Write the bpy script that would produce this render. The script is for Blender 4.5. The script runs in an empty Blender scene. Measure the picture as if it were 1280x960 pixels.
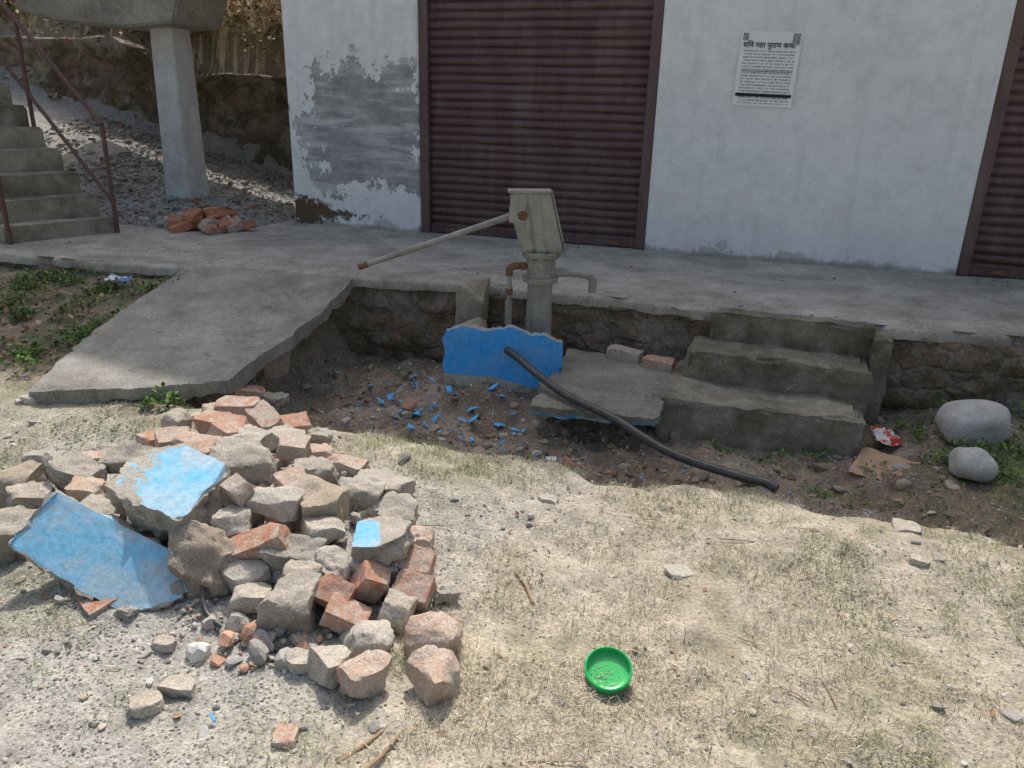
import bpy, bmesh, math, random
import numpy as np
from mathutils import Vector as V, Matrix, Euler
random.seed(5); RNG=np.random.default_rng(7)
scn=bpy.context.scene
LINK=bpy.context.collection.objects.link
rad=math.radians

# ---------------------------------------------------------------- noise
def _h(ix,iy,iz,s):
    n=(ix*374761393+iy*668265263+iz*2147483647+s*1274126177)&0xffffffff
    n=((n^(n>>13))*1274126177)&0xffffffff
    return ((n^(n>>16))&0xffff)/65535.0
def vn(x,y,z=0.0,s=0):
    x=np.asarray(x,float);y=np.asarray(y,float);z=np.zeros_like(x)+z
    ix=np.floor(x).astype(np.int64);iy=np.floor(y).astype(np.int64);iz=np.floor(z).astype(np.int64)
    fx=x-ix;fy=y-iy;fz=z-iz
    fx=fx*fx*(3-2*fx);fy=fy*fy*(3-2*fy);fz=fz*fz*(3-2*fz)
    r=0
    for a in (0,1):
        for b in (0,1):
            for c in (0,1):
                w=(fx if a else 1-fx)*(fy if b else 1-fy)*(fz if c else 1-fz)
                r=r+w*_h(ix+a,iy+b,iz+c,s)
    return r*2-1
def fbm(x,y,z=0.0,s=0,o=4,g=.5):
    r=0;a=1.0;f=1.0
    for i in range(o):
        r=r+a*vn(np.asarray(x)*f,np.asarray(y)*f,np.asarray(z)*f,s+i*17);a*=g;f*=2.03
    return r
def ss(a,b,x):
    t=np.clip((np.asarray(x,float)-a)/(b-a),0,1);return t*t*(3-2*t)

# ---------------------------------------------------------------- mesh helpers
def mesh_obj(name,verts,faces,mat=None,smooth=True,col=None,parent=None,extra=None,sharp=None):
    me=bpy.data.meshes.new(name)
    verts=np.asarray(verts,float)
    if isinstance(faces,np.ndarray):
        nf,k=faces.shape
        me.vertices.add(len(verts));me.vertices.foreach_set('co',verts.ravel())
        me.loops.add(nf*k);me.loops.foreach_set('vertex_index',faces.ravel().astype(np.int32))
        me.polygons.add(nf);me.polygons.foreach_set('loop_start',np.arange(0,nf*k,k,dtype=np.int32))
        me.polygons.foreach_set('loop_total',np.full(nf,k,dtype=np.int32))
        me.update(calc_edges=True)
    else:
        me.from_pydata([tuple(v) for v in verts],[],faces);me.update()
    me.validate()
    def addc(nm,c):
        a=me.color_attributes.new(nm,'FLOAT_COLOR','POINT')
        c=np.asarray(c,float)
        if c.shape[1]==3:c=np.hstack([c,np.ones((len(c),1))])
        a.data.foreach_set('color',c.ravel())
    if col is not None: addc('Col',col)
    if extra is not None: addc('Ext',extra)
    me.polygons.foreach_set('use_smooth',np.full(len(me.polygons),smooth))
    if sharp: me.set_sharp_from_angle(angle=rad(sharp))
    ob=bpy.data.objects.new(name,me);LINK(ob)
    if mat: me.materials.append(mat)
    if parent: ob.parent=parent
    return ob
def empty(name,loc=(0,0,0)):
    e=bpy.data.objects.new(name,None);e.location=loc;e.empty_display_size=.1;LINK(e);return e
def bm_obj(name,bm,mat,parent=None,smooth=False,sharp=None):
    me=bpy.data.meshes.new(name);bm.normal_update();bm.to_mesh(me);bm.free()
    me.polygons.foreach_set('use_smooth',np.full(len(me.polygons),smooth or bool(sharp)))
    if sharp: me.set_sharp_from_angle(angle=rad(sharp))
    me.materials.append(mat);ob=bpy.data.objects.new(name,me);LINK(ob)
    if parent: ob.parent=parent
    return ob
def box(name,x0,x1,y0,y1,z0,z1,mat,parent=None,bev=.006):
    bm=bmesh.new();bmesh.ops.create_cube(bm,size=1)
    for v in bm.verts: v.co=V(((x0+x1)/2+v.co.x*(x1-x0),(y0+y1)/2+v.co.y*(y1-y0),(z0+z1)/2+v.co.z*(z1-z0)))
    if bev: bmesh.ops.bevel(bm,geom=bm.edges[:],offset=bev,segments=2,affect='EDGES')
    return bm_obj(name,bm,mat,parent,sharp=40)
def tube(name,pts,r,mat,parent=None,seg=16,cap=True):
    pts=[V(p) for p in pts]
    if not hasattr(r,'__len__'): r=[r]*len(pts)
    vs=[];fs=[];ref=None
    for i,p in enumerate(pts):
        if i==0:t=pts[1]-p
        elif i==len(pts)-1:t=p-pts[i-1]
        else:
            t=(pts[i+1]-p).normalized()+(p-pts[i-1]).normalized()
            if t.length<1e-6:t=pts[i+1]-p
        if t.length<1e-7: t=V((0,0,1))
        t.normalize()
        if ref is None: ref=t.orthogonal().normalized()
        ref=(ref-t*ref.dot(t)).normalized();b=t.cross(ref)
        for k in range(seg):
            a=2*math.pi*k/seg
            vs.append(p+(ref*math.cos(a)+b*math.sin(a))*r[i])
    n=len(pts)
    for i in range(n-1):
        for k in range(seg):
            k2=(k+1)%seg
            fs.append((i*seg+k,i*seg+k2,(i+1)*seg+k2,(i+1)*seg+k))
    if cap:
        fs.append(tuple(range(seg))[::-1]);fs.append(tuple((n-1)*seg+k for k in range(seg)))
    return mesh_obj(name,vs,fs,mat,True,parent=parent,sharp=40)
def spline(pts,n=10):
    pts=[V(p) for p in pts];out=[]
    P=[pts[0]*2-pts[1]]+pts+[pts[-1]*2-pts[-2]]
    for i in range(1,len(P)-2):
        for k in range(n):
            t=k/n;a,b,c,d=P[i-1],P[i],P[i+1],P[i+2]
            out.append(.5*((2*b)+(c-a)*t+(2*a-5*b+4*c-d)*t*t+(3*b-a-3*c+d)*t**3))
    out.append(pts[-1]);return out

# ---------------------------------------------------------------- materials
class NT:
    def __init__(s,name):
        s.m=bpy.data.materials.new(name);s.m.use_nodes=True;s.t=s.m.node_tree;s.b=s.t.nodes['Principled BSDF']
        s.b.inputs['Roughness'].default_value=.85
        s.b.inputs['Specular IOR Level'].default_value=.2
        s.tc=s.t.nodes.new('ShaderNodeTexCoord')
    def n(s,t,**k):
        q=s.t.nodes.new(t)
        for a,b in k.items(): setattr(q,a,b)
        return q
    def l(s,a,b): s.t.links.new(a,b)
    def noise(s,scale,detail=4,rough=.6,co=None,dist=0):
        q=s.n('ShaderNodeTexNoise');q.inputs['Scale'].default_value=scale;q.inputs['Detail'].default_value=min(detail,4.5)
        q.inputs['Roughness'].default_value=rough;q.inputs['Distortion'].default_value=dist
        s.l(co or s.tc.outputs['Object'],q.inputs['Vector']);return q.outputs['Fac']
    def ramp(s,f,pts):
        q=s.n('ShaderNodeValToRGB');e=q.color_ramp.elements
        while len(e)<len(pts): e.new(.5)
        for i,(p,c) in enumerate(pts):
            e[i].position=p;e[i].color=(c,c,c,1) if not hasattr(c,'__len__') else (*c,1)
        s.l(f,q.inputs['Fac']);return q.outputs['Color']
    def mix(s,f,a,b,mode='MIX'):
        q=s.n('ShaderNodeMix',data_type='RGBA',blend_type=mode)
        for v,i in ((f,0),(a,6),(b,7)):
            if hasattr(v,'is_linked'): s.l(v,q.inputs[i])
            elif i==0:q.inputs[0].default_value=v
            else: q.inputs[i].default_value=(v,v,v,1) if not hasattr(v,'__len__') else (*v,1)
        return q.outputs[2]
    def math(s,op,a,b=0,c=0):
        q=s.n('ShaderNodeMath',operation=op)
        for i,v in enumerate((a,b,c)):
            if hasattr(v,'is_linked'): s.l(v,q.inputs[i])
            else:q.inputs[i].default_value=v
        return q.outputs[0]
    def attr(s,nm,o='Color'):
        q=s.n('ShaderNodeAttribute',attribute_name=nm);return q.outputs[o]
    def sep(s,c):
        q=s.n('ShaderNodeSeparateXYZ');s.l(c,q.inputs[0]);return q.outputs
    def mapped(s,sc):
        mp=s.n('ShaderNodeMapping');mp.inputs['Scale'].default_value=sc;s.l(s.tc.outputs['Object'],mp.inputs[0]);return mp.outputs[0]
    def bump(s,h,st=.5,d=.01):
        q=s.n('ShaderNodeBump');q.inputs['Strength'].default_value=st;q.inputs['Distance'].default_value=d
        s.l(h,q.inputs['Height']);s.l(q.outputs[0],s.b.inputs['Normal']);return q.outputs[0]
    def col(s,c): s.l(c,s.b.inputs['Base Color'])
    def rnd(s): return s.n('ShaderNodeObjectInfo').outputs['Random']
    def R(s,v):
        if hasattr(v,'is_linked'): s.l(v,s.b.inputs['Roughness'])
        else: s.b.inputs['Roughness'].default_value=v

def m_ground():
    t=NT('ground');c=t.attr('Col');g=t.sep(t.attr('Ext'))
    n1=t.ramp(t.noise(9,4.5,.7),[(.28,.64),(.72,1.36)])
    n2=t.ramp(t.noise(70,3,.7),[(.25,.58),(.75,1.4)])
    base=t.mix(1,t.mix(1,c,n1,'MULTIPLY'),n2,'MULTIPLY')
    v=t.n('ShaderNodeTexVoronoi');v.inputs['Scale'].default_value=85;t.l(t.tc.outputs['Object'],v.inputs['Vector'])
    va=t.sep(v.outputs['Color']);d=v.outputs['Distance']
    peb=t.ramp(va[0],[(0,(.12,.11,.10)),(.35,(.26,.245,.22)),(.7,(.38,.36,.33)),(1,(.62,.60,.56))])
    m=t.math('MULTIPLY',t.math('GREATER_THAN',t.math('ADD',g[0],t.math('MULTIPLY',va[1],-1)),0),t.math('LESS_THAN',d,.42))
    base=t.mix(m,base,peb)
    t.col(base)
    hh=t.math('ADD',t.noise(60,4,.7),t.math('MULTIPLY',m,t.math('SUBTRACT',.5,d)))
    t.bump(hh,.9,.012);t.R(.95);return t.m
def m_vcol(name,rough=.9,tex=True):
    t=NT(name);c=t.attr('Col')
    if tex: c=t.mix(1,c,t.ramp(t.noise(200,2),[(.3,.75),(.7,1.2)]),'MULTIPLY')
    t.col(c);t.R(rough);return t.m
def m_brick():
    t=NT('brick');r=t.rnd()
    b=t.mix(r,(.55,.30,.20),(.52,.37,.29));b=t.mix(t.ramp(t.noise(14,4,.7),[(.40,0),(.64,.8)]),b,(.44,.20,.13))
    dust=t.ramp(t.math('ADD',t.noise(8,4.5,.75,dist=.5),t.math('MULTIPLY',r,.12)),[(.45,0),(.60,1)])
    b=t.mix(t.math('MULTIPLY',dust,.85),b,(.55,.49,.42))
    sp=t.ramp(t.noise(150,2),[(.3,.72),(.7,1.18)]);t.col(t.mix(1,b,sp,'MULTIPLY'))
    t.bump(t.noise(80,4.5,.75),.8,.007);t.R(.95);return t.m
def m_pink():
    t=NT('dusty_brick');b=t.mix(t.ramp(t.noise(11,4,.7),[(.35,0),(.6,1)]),(.58,.40,.30),(.58,.50,.43))
    sp=t.ramp(t.noise(130,2),[(.3,.7),(.7,1.2)]);t.col(t.mix(1,b,sp,'MULTIPLY'))
    t.bump(t.noise(70,4.5,.75),.9,.009);t.R(.95);return t.m
def paint_mask(t,thr=.5):
    e=t.sep(t.attr('Ext'))
    f=t.math('ADD',e[0],t.math('MULTIPLY',t.math('SUBTRACT',t.noise(13,4.5,.75),.5),1.3))
    return t.ramp(f,[(thr-.02,0),(thr+.02,1)])
def m_concrete(name,a=(.50,.46,.40),b=(.36,.32,.265),paint=None,sc=1,moss=0,fade=.7,agg=1,mossc=(.06,.055,.035),stain=0):
    t=NT(name);c=t.mix(t.ramp(t.noise(5*sc,4.5,.7),[(.35,0),(.65,1)]),a,b)
    r=t.ramp(t.rnd(),[(0,.82),(1,1.15)]);c=t.mix(1,c,r,'MULTIPLY')
    if agg:
        v=t.n('ShaderNodeTexVoronoi');v.inputs['Scale'].default_value=60*sc;t.l(t.tc.outputs['Object'],v.inputs['Vector'])
        va=t.sep(v.outputs['Color']);ag=t.math('MULTIPLY',t.math('GREATER_THAN',va[1],.74),t.math('LESS_THAN',v.outputs['Distance'],.38))
        c=t.mix(t.math('MULTIPLY',ag,.6),c,t.ramp(va[0],[(0,(.2,.18,.16)),(1,(.62,.59,.54))]))
    sp=t.ramp(t.noise(150*sc,2),[(.3,.72),(.7,1.2)]);c=t.mix(1,c,sp,'MULTIPLY')
    if moss:
        c=t.mix(t.math('MULTIPLY',t.ramp(t.noise(2.2,4.5,.75),[(.46,0),(.64,1)]),moss),c,mossc)
    if stain:
        c=t.mix(1,c,t.ramp(t.noise(1.1,4.5,.75,dist=.8),[(.35,1-stain),(.6,1.08)]),'MULTIPLY')
        n=t.noise(1.6,4.5,.6,dist=1.5);cr=t.math('ABSOLUTE',t.math('SUBTRACT',n,.5))
        c=t.mix(t.ramp(cr,[(.0012,.75),(.004,0)]),c,(.07,.06,.05))
    h=t.noise(45*sc,4.5,.75)
    if paint:
        m=paint_mask(t);pc=t.mix(t.math('MULTIPLY',t.ramp(t.noise(6,4.5,.75),[(.40,0),(.68,1)]),fade),paint,tuple(min(1,.35*x+.42) for x in paint))
        pc=t.mix(t.math('MULTIPLY',t.ramp(t.noise(9,4.5,.8),[(.52,0),(.70,1)]),.6 if fade>.5 else .3),pc,(.42,.40,.35))
        pc=t.mix(1,pc,t.ramp(t.noise(40,3),[(.3,.82),(.7,1.1)]),'MULTIPLY')
        c=t.mix(m,c,pc);h=t.math('ADD',t.math('MULTIPLY',h,t.math('SUBTRACT',1,t.math('MULTIPLY',m,.7))),t.math('MULTIPLY',m,.4))
    t.col(c);t.bump(h,.9,.010);t.R(.93);return t.m
def m_stone():
    t=NT('stone');r=t.rnd();a=t.mix(r,(.50,.46,.40),(.42,.355,.28));c=t.mix(t.ramp(t.noise(7,4.5,.7),[(.35,0),(.65,1)]),a,(.54,.50,.43))
    sp=t.ramp(t.noise(120,2),[(.3,.72),(.7,1.2)]);t.col(t.mix(1,c,sp,'MULTIPLY'));t.bump(t.noise(40,4.5,.7),.8,.010);t.R(.9);return t.m
def m_river():
    t=NT('river_stone');c=t.mix(t.ramp(t.noise(6,4.5,.75),[(.35,0),(.65,1)]),(.42,.41,.38),(.64,.62,.58))
    c=t.mix(t.math('MULTIPLY',t.ramp(t.noise(3,4,.7),[(.5,0),(.65,1)]),.6),c,(.28,.25,.20))
    sp=t.ramp(t.noise(120,2),[(.3,.8),(.7,1.15)]);t.col(t.mix(1,c,sp,'MULTIPLY'));t.bump(t.noise(30,4,.75),.6,.008);t.R(.85);return t.m
def m_wall():
    t=NT('whitewashed_plaster');o=t.tc.outputs['Object'];p=t.sep(o);X,Z=p[0],p[2]
    c=t.mix(t.ramp(t.noise(1.3,4.5,.65),[(.3,0),(.7,1)]),(.82,.825,.84),(.90,.90,.905))
    c=t.mix(1,c,t.ramp(t.noise(7,4.5,.75),[(.32,.90),(.6,1.03)]),'MULTIPLY')
    st=t.ramp(t.noise(1,4,.6,co=t.mapped((9,1,.8))),[(.55,0),(.8,1)]);c=t.mix(t.math('MULTIPLY',st,.3),c,(.5,.49,.46))
    cx=t.math('DIVIDE',t.math('ADD',X,3.98),.80);cz=t.math('DIVIDE',t.math('ADD',Z,-1.38),.66)
    dd=t.math('SQRT',t.math('ADD',t.math('POWER',t.math('ABSOLUTE',cx),3),t.math('POWER',t.math('ABSOLUTE',cz),3)))
    mk=t.math('ADD',dd,t.math('MULTIPLY',t.math('SUBTRACT',t.noise(2.6,4.5,.78),.5),3.0))
    mask=t.ramp(mk,[(.84,1),(.90,0)])
    ban=t.ramp(t.noise(1,4,.65,co=t.mapped((1.8,1,12)),dist=.4),[(.38,.50),(.54,1)])
    gc=t.mix(t.ramp(t.noise(6,4.5,.75),[(.3,0),(.7,1)]),(.25,.25,.255),(.45,.45,.455))
    c=t.mix(t.math('MULTIPLY',mask,ban),c,gc)
    fl=t.ramp(t.noise(12,4.5,.85),[(.66,0),(.69,1)]);c=t.mix(t.math('MULTIPLY',fl,.7),c,(.48,.47,.46))
    low=t.math('ADD',t.math('DIVIDE',t.math('SUBTRACT',Z,.4),.17),t.math('MULTIPLY',t.math('SUBTRACT',t.noise(2.6,4.5,.78),.5),5.0))
    c=t.mix(t.math('MULTIPLY',t.ramp(low,[(-.1,1),(.25,0)]),.6),c,(.42,.40,.37))
    low2=t.math('ADD',t.math('DIVIDE',t.math('SUBTRACT',Z,.4),.05),t.math('MULTIPLY',t.math('SUBTRACT',t.noise(9,4.5,.7),.5),3.0))
    c=t.mix(t.math('MULTIPLY',t.ramp(low2,[(.2,1),(.9,0)]),.7),c,(.32,.28,.24))
    left=t.math('ADD',t.math('DIVIDE',t.math('ADD',X,4.85),.75),t.math('ADD',t.math('DIVIDE',t.math('ABSOLUTE',t.math('SUBTRACT',Z,.52)),.20),t.math('MULTIPLY',t.math('SUBTRACT',t.noise(7,4.5,.75),.5),3.0)))
    c=t.mix(t.ramp(left,[(.75,1),(1.0,0)]),c,(.15,.10,.065))
    t.col(c);t.bump(t.math('ADD',t.noise(22,4.5,.8),t.math('MULTIPLY',mask,-.3)),.6,.014);t.R(.92);return t.m
def m_shutter():
    t=NT('painted_shutter_metal');c=t.mix(t.ramp(t.noise(3,4,.7),[(.3,0),(.7,1)]),(.095,.052,.052),(.135,.080,.078))
    c=t.mix(t.math('MULTIPLY',t.ramp(t.noise(18,4.5,.8),[(.58,0),(.70,1)]),.55),c,(.24,.175,.16))
    c=t.mix(t.math('MULTIPLY',t.ramp(t.noise(2,4,.7,co=t.mapped((3,1,.5))),[(.45,0),(.75,1)]),.4),c,(.26,.21,.195))
    t.col(c);t.R(.5);t.b.inputs['Specular IOR Level'].default_value=.4;t.bump(t.noise(60,3),.1,.002);return t.m
def m_pump():
    t=NT('galvanised_iron');c=t.mix(t.ramp(t.noise(6,4.5,.7),[(.35,0),(.65,1)]),(.31,.30,.27),(.45,.44,.39))
    rust=t.ramp(t.noise(8,4.5,.8),[(.54,0),(.66,1)]);c=t.mix(t.math('MULTIPLY',rust,.6),c,(.23,.15,.10))
    c=t.mix(t.math('MULTIPLY',t.ramp(t.noise(3,4,.7,co=t.mapped((8,8,1.2))),[(.5,0),(.7,1)]),.5),c,(.20,.18,.14))
    c=t.mix(1,c,t.ramp(t.noise(90,2),[(.3,.85),(.7,1.1)]),'MULTIPLY')
    t.col(c);t.b.inputs['Metallic'].default_value=.1;t.R(.6);t.bump(t.noise(70,4),.25,.003);return t.m
def m_flat(name,c,rough=.6,c2=None,sc=20,bump=0,spec=.3):
    t=NT(name);cc=t.mix(t.ramp(t.noise(sc,4,.7),[(.35,0),(.65,1)]),c,c2 or tuple(x*.75 for x in c));t.col(cc);t.R(rough)
    t.b.inputs['Specular IOR Level'].default_value=spec
    if bump:t.bump(t.noise(sc*3,4),bump,.005)
    return t.m
def m_masonry(name,mort=(.30,.255,.20),a=(.23,.175,.125),b=(.36,.235,.165),scx=4,scz=7,moss=.7):
    t=NT(name);co=t.mapped((scx,scx,scz))
    v=t.n('ShaderNodeTexVoronoi');v.inputs['Scale'].default_value=1;t.l(co,v.inputs['Vector'])
    ve=t.n('ShaderNodeTexVoronoi');ve.feature='DISTANCE_TO_EDGE';ve.inputs['Scale'].default_value=1;t.l(co,ve.inputs['Vector'])
    vs=t.sep(v.outputs['Color']);c=t.mix(vs[0],a,b);edge=t.ramp(t.math('ADD',ve.outputs['Distance'],t.math('MULTIPLY',t.math('SUBTRACT',t.noise(14,4),.5),.25)),[(.02,0),(.1,1)])
    c=t.mix(edge,mort,c)
    pl=t.ramp(t.noise(1.8,4.5,.7),[(.47,0),(.56,1)])
    c=t.mix(t.math('MULTIPLY',pl,.85),c,t.mix(t.noise(7,4),(.22,.19,.145),(.40,.345,.28)))
    c=t.mix(t.math('MULTIPLY',t.ramp(t.noise(3.1,4.5,.75,dist=.5),[(.45,0),(.62,1)]),moss),c,(.075,.07,.035))
    c=t.mix(1,c,t.ramp(t.noise(40,3,.7),[(.3,.65),(.7,1.3)]),'MULTIPLY')
    t.col(c);h=t.math('ADD',t.math('MULTIPLY',edge,t.math('SUBTRACT',1,t.math('MULTIPLY',pl,.7))),t.noise(35,4.5,.75));t.bump(h,.8,.02);t.R(.95);return t.m

MG=m_ground();MV=m_vcol('loose_stone');MGR=m_vcol('grass_blades',.8,False);MB=m_brick();MP=m_pink();MS=m_stone();MR=m_river()
BLUE=(.055,.39,.88)
MC=m_concrete('broken_concrete');MCB=m_concrete('painted_concrete',paint=(.20,.52,.76),fade=.85)
MCBR=m_concrete('brown_concrete',(.47,.40,.32),(.33,.27,.205))
MCBW=m_concrete('painted_concrete_wall',paint=BLUE,fade=.3)
MSLAB=m_concrete('slab_concrete',(.42,.40,.355),(.31,.29,.255),moss=.3,agg=1,stain=.25)
MPLAT=m_concrete('platform_concrete',(.56,.51,.445),(.42,.38,.32),moss=.4,sc=.8,mossc=(.24,.21,.165),stain=.3)
MSTEP=m_concrete('step_concrete',(.40,.355,.28),(.26,.225,.175),moss=.75,mossc=(.085,.08,.04))
MCOL=m_concrete('column_concrete',(.72,.72,.71),(.56,.55,.53),moss=.15,agg=0)
MW=m_wall();MSH=m_shutter();MPU=m_pump()
MRAIL=m_flat('maroon_rail_paint',(.12,.055,.055),.6,(.18,.11,.09),30)
MRUST=m_flat('rusty_iron',(.18,.085,.05),.85,(.27,.145,.09),60,.3)
MBLK=m_flat('black_pipe',(.035,.036,.04),.42,(.08,.08,.078),25,.1,.5)
MMAS=m_masonry('platform_masonry');MRET=m_masonry('retaining_wall_stone',mort=(.17,.14,.105),a=(.14,.105,.075),b=(.26,.18,.13),scx=2.2,scz=5,moss=.85)

# ---------------------------------------------------------------- terrain
def H(x,y,fine=True):
    x=np.asarray(x,float);y=np.asarray(y,float)
    L=.30*ss(3.0,4.9,y)-.01
    pd=-.21+.12*ss(.6,1.3,x)+.03*ss(1.3,2.5,x)-.06*np.exp(-((x+2.75)/.35)**2-((y-4.2)/.6)**2)
    wob=.10*vn(x*1.7,y*0+3.3,0,5)+.06*vn(x*5,y*0,0,6)
    P=pd*ss(3.24+wob,3.55+wob,y)
    w=ss(-3.30,-3.02,x+.1*vn(y*2,x*0,0,9))
    h=L*(1-w)+P*w
    lf=1-ss(-7.2,-5.2,x)
    h=h+lf*.10*ss(3.5,5.5,y)
    gs=.385+.22*np.clip(-(x+5.2),0,9)*ss(5.6,9.4,y)
    inner=(1-ss(-5.6,-5.0,x))*ss(5.9,6.3,y)
    inner=np.where((x>-6.5)&(y<6.3),0,inner)
    h=h*(1-inner)+gs*inner
    h=h+np.where(y>9.75,(1.75-.22*np.clip(-(x+5.2),0,9)*.6)*ss(9.75,9.9,y)*np.where(x<-4.9,1,.8)+.62*np.clip(y-9.9,0,14),0)
    h=h+.15*np.exp(-((x+1.85)/.50)**2-((y-2.3)/.55)**2)
    h=h+.07*np.exp(-((x-.9)/.8)**2-((y-2.95)/.30)**2)
    h=h+.13*np.exp(-((x+1.62)/.42)**2-((y-4.36)/.20)**2)
    near=1-ss(9,14,np.hypot(x,y))
    h=h+.020*fbm(x*1.9,y*1.9,0,3,3)
    if fine: h=h+near*(.009*fbm(x*9,y*9,0,11,3,.6))
    pit=ss(3.2,3.6,y)*w*(1-ss(5.0,5.3,y))
    h=h+pit*.036*fbm(x*5,y*5,0,21,3,.65)
    return h
def axis(lo,hi,st,far_lo,far_hi):
    a=list(np.arange(lo,hi,st));s=st;x=a[-1]
    while x<far_hi: s=min(s*1.16,12);x+=s;a.append(x)
    s=st;x=a[0];b=[]
    while x>far_lo: s=min(s*1.16,12);x-=s;b.append(x)
    return np.array(b[::-1]+a)
gx=axis(-4.6,2.6,.02,-150,150);gy=axis(.7,5.2,.02,-150,150)
GX,GY=np.meshgrid(gx,gy);x=GX.ravel();y=GY.ravel();z=H(x,y)
nx,ny=len(gx),len(gy);ii=np.arange(nx*ny).reshape(ny,nx)
F=np.stack([ii[:-1,:-1].ravel(),ii[:-1,1:].ravel(),ii[1:,1:].ravel(),ii[1:,:-1].ravel()],1)
def zones(x,y):
    n=fbm(x*1.3,y*1.3,0,31,4);n2=fbm(x*3.5,y*3.5,0,41,3)
    pit=ss(3.2,3.5,y+.12*n2)*ss(-3.4,-3.0,x)*(1-ss(5.2,5.4,y))
    rightdim=ss(.8,1.3,x)
    left=(1-ss(-3.3,-2.9,x))*ss(2.9,3.4,y)
    grav=np.clip((1-ss(-1.5,-.5,x+.35*n))*(1-ss(2.2,3.4,y+.2*n)),0,1)
    grass=np.clip((1-pit)*(1-left)*(1-grav)*.9,0,1)
    back=(1-ss(-5.2,-4.9,x))*ss(5.8,6.2,y)*(1-ss(9.6,9.8,y))
    hill=ss(9.6,9.8,y)
    return pit,left,grav,grass,back,hill,n,n2,rightdim
def gcol(x,y):
    pit,left,grav,grass,back,hill,n,n2,rd=zones(x,y)
    def C(a):return np.array(a)[None,:]
    def L(c,w,d):return c*(1-w[:,None])+C(d)*w[:,None]
    c=np.zeros((len(x),3))+C((.44,.385,.31))
    c=L(c,np.clip(grass*(.5+.5*n),0,1),(.47,.42,.315))
    c=L(c,np.clip(grass*ss(.0,.5,n2+.3*n),0,1)*.6,(.27,.25,.16))
    c=L(c,grav,(.42,.40,.36))
    c=L(c,grav*ss(.1,.6,n)*.5,(.25,.25,.16))
    c=L(c,pit,(.28,.215,.155))
    c=L(c,pit*ss(0,.6,n2)*.6,(.38,.31,.24))
    c=L(c,pit*ss(0,.7,-n2)*.55,(.17,.125,.09))
    c=L(c,pit*rd*.4,(.24,.22,.12))
    c=L(c,left,(.28,.225,.165));c=L(c,left*ss(0,.6,n2)*.6,(.13,.14,.065))
    c=L(c,back,(.38,.365,.345));c=L(c,hill,(.30,.21,.13));c=L(c,hill*ss(0,.5,n)*.6,(.14,.14,.06))
    e=np.zeros((len(x),3));e[:,0]=np.clip(.16+.45*grav+.12*pit+.9*back-.5*hill+.1*n,0,1)*(1-.3*left)
    return c,e
c,e=gcol(x,y)
ground=mesh_obj('ground',np.stack([x,y,z],1),F,MG,True,c,extra=e)

# ---------------------------------------------------------------- scatter
def ico(sub):
    bm=bmesh.new();bmesh.ops.create_icosphere(bm,subdivisions=sub,radius=1)
    v=np.array([q.co[:] for q in bm.verts]);f=np.array([[q.index for q in p.verts] for p in bm.faces]);bm.free();return v,f
def scatter(name,pos,size,col,mat,sub=1,flat=.6,seed=0,parent=None,sink=.2,chunky=.25):
    r=np.random.default_rng(seed);bv,bf=ico(sub);n=len(pos);nv=len(bv)
    K=10;vars_=[]
    for k in range(K):
        v=bv.copy()
        for j in range(7):
            nrm=r.normal(size=3);nrm/=np.linalg.norm(nrm);d=r.uniform(.45,.8);q=np.maximum(0,v@nrm-d);v=v-q[:,None]*nrm
        vars_.append(v*(1+chunky*(r.random((nv,1))-.5)))
    vars_=np.array(vars_)
    b=vars_[r.integers(0,K,n)]
    sc=size[:,None]*np.stack([r.uniform(.8,1.35,n),r.uniform(.7,1.1,n),r.uniform(flat*.7,flat*1.3,n)],1)
    b=b*sc[:,None,:]
    a=r.uniform(0,6.28,n);t=r.normal(0,.25,n)
    ca,sa,ct,st=np.cos(a),np.sin(a),np.cos(t),np.sin(t)
    X=b[:,:,0]*ct[:,None]+b[:,:,2]*st[:,None];Zz=-b[:,:,0]*st[:,None]+b[:,:,2]*ct[:,None];Yy=b[:,:,1]
    X2=X*ca[:,None]-Yy*sa[:,None];Y2=X*sa[:,None]+Yy*ca[:,None]
    P=np.stack([X2+pos[:,0:1],Y2+pos[:,1:2],Zz+pos[:,2:3]+(size*flat*(1-2*sink))[:,None]*.6],2).reshape(-1,3)
    Fc=(bf[None]+(np.arange(n)*nv)[:,None,None]).reshape(-1,3)
    cc=np.repeat(col,nv,axis=0)
    return mesh_obj(name,P,Fc,mat,False,cc,parent=parent)
def pick(n,x0,x1,y0,y1,fn,seed):
    r=np.random.default_rng(seed);X=r.uniform(x0,x1,n);Y=r.uniform(y0,y1,n);k=r.random(n)<fn(X,Y);return X[k],Y[k]
STONEP=np.array([(.50,.47,.43),(.38,.36,.33),(.62,.60,.56),(.26,.24,.22),(.46,.39,.31),(.54,.46,.36),(.42,.41,.40),(.42,.24,.17)])
def stonecol(n,seed,k=1.0):
    r=np.random.default_rng(seed);return STONEP[r.choice(8,n,p=[.22,.2,.12,.12,.12,.1,.09,.03])]*r.uniform(.75,1.15,(n,1))*k
def dens(x,y):
    pit,left,grav,grass,back,hill,n,n2,rd=zones(x,y)
    return np.clip(.13+.75*grav*(.6+.5*n)+.35*pit+.12*left,0,1)*np.where(y>5.15,0,1)
X,Y=pick(46000,-4.8,2.3,.9,5.15,dens,1);n=len(X);r=np.random.default_rng(2)
sz=.0028+.0030*r.pareto(2.6,n);sz=np.clip(sz,.0028,.022)
scatter('gravel',np.stack([X,Y,H(X,Y)],1),sz,stonecol(n,3),MV,1,.65,4)
X,Y=pick(1500,-3.6,2.0,1.0,5.0,dens,7);n=len(X);sz=np.clip(.010+.010*np.random.default_rng(8).pareto(2.2,n),0,.042)
scatter('loose_stones',np.stack([X,Y,H(X,Y)],1),sz,stonecol(n,9,.95),MV,2,.55,10,sink=.5)
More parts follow.
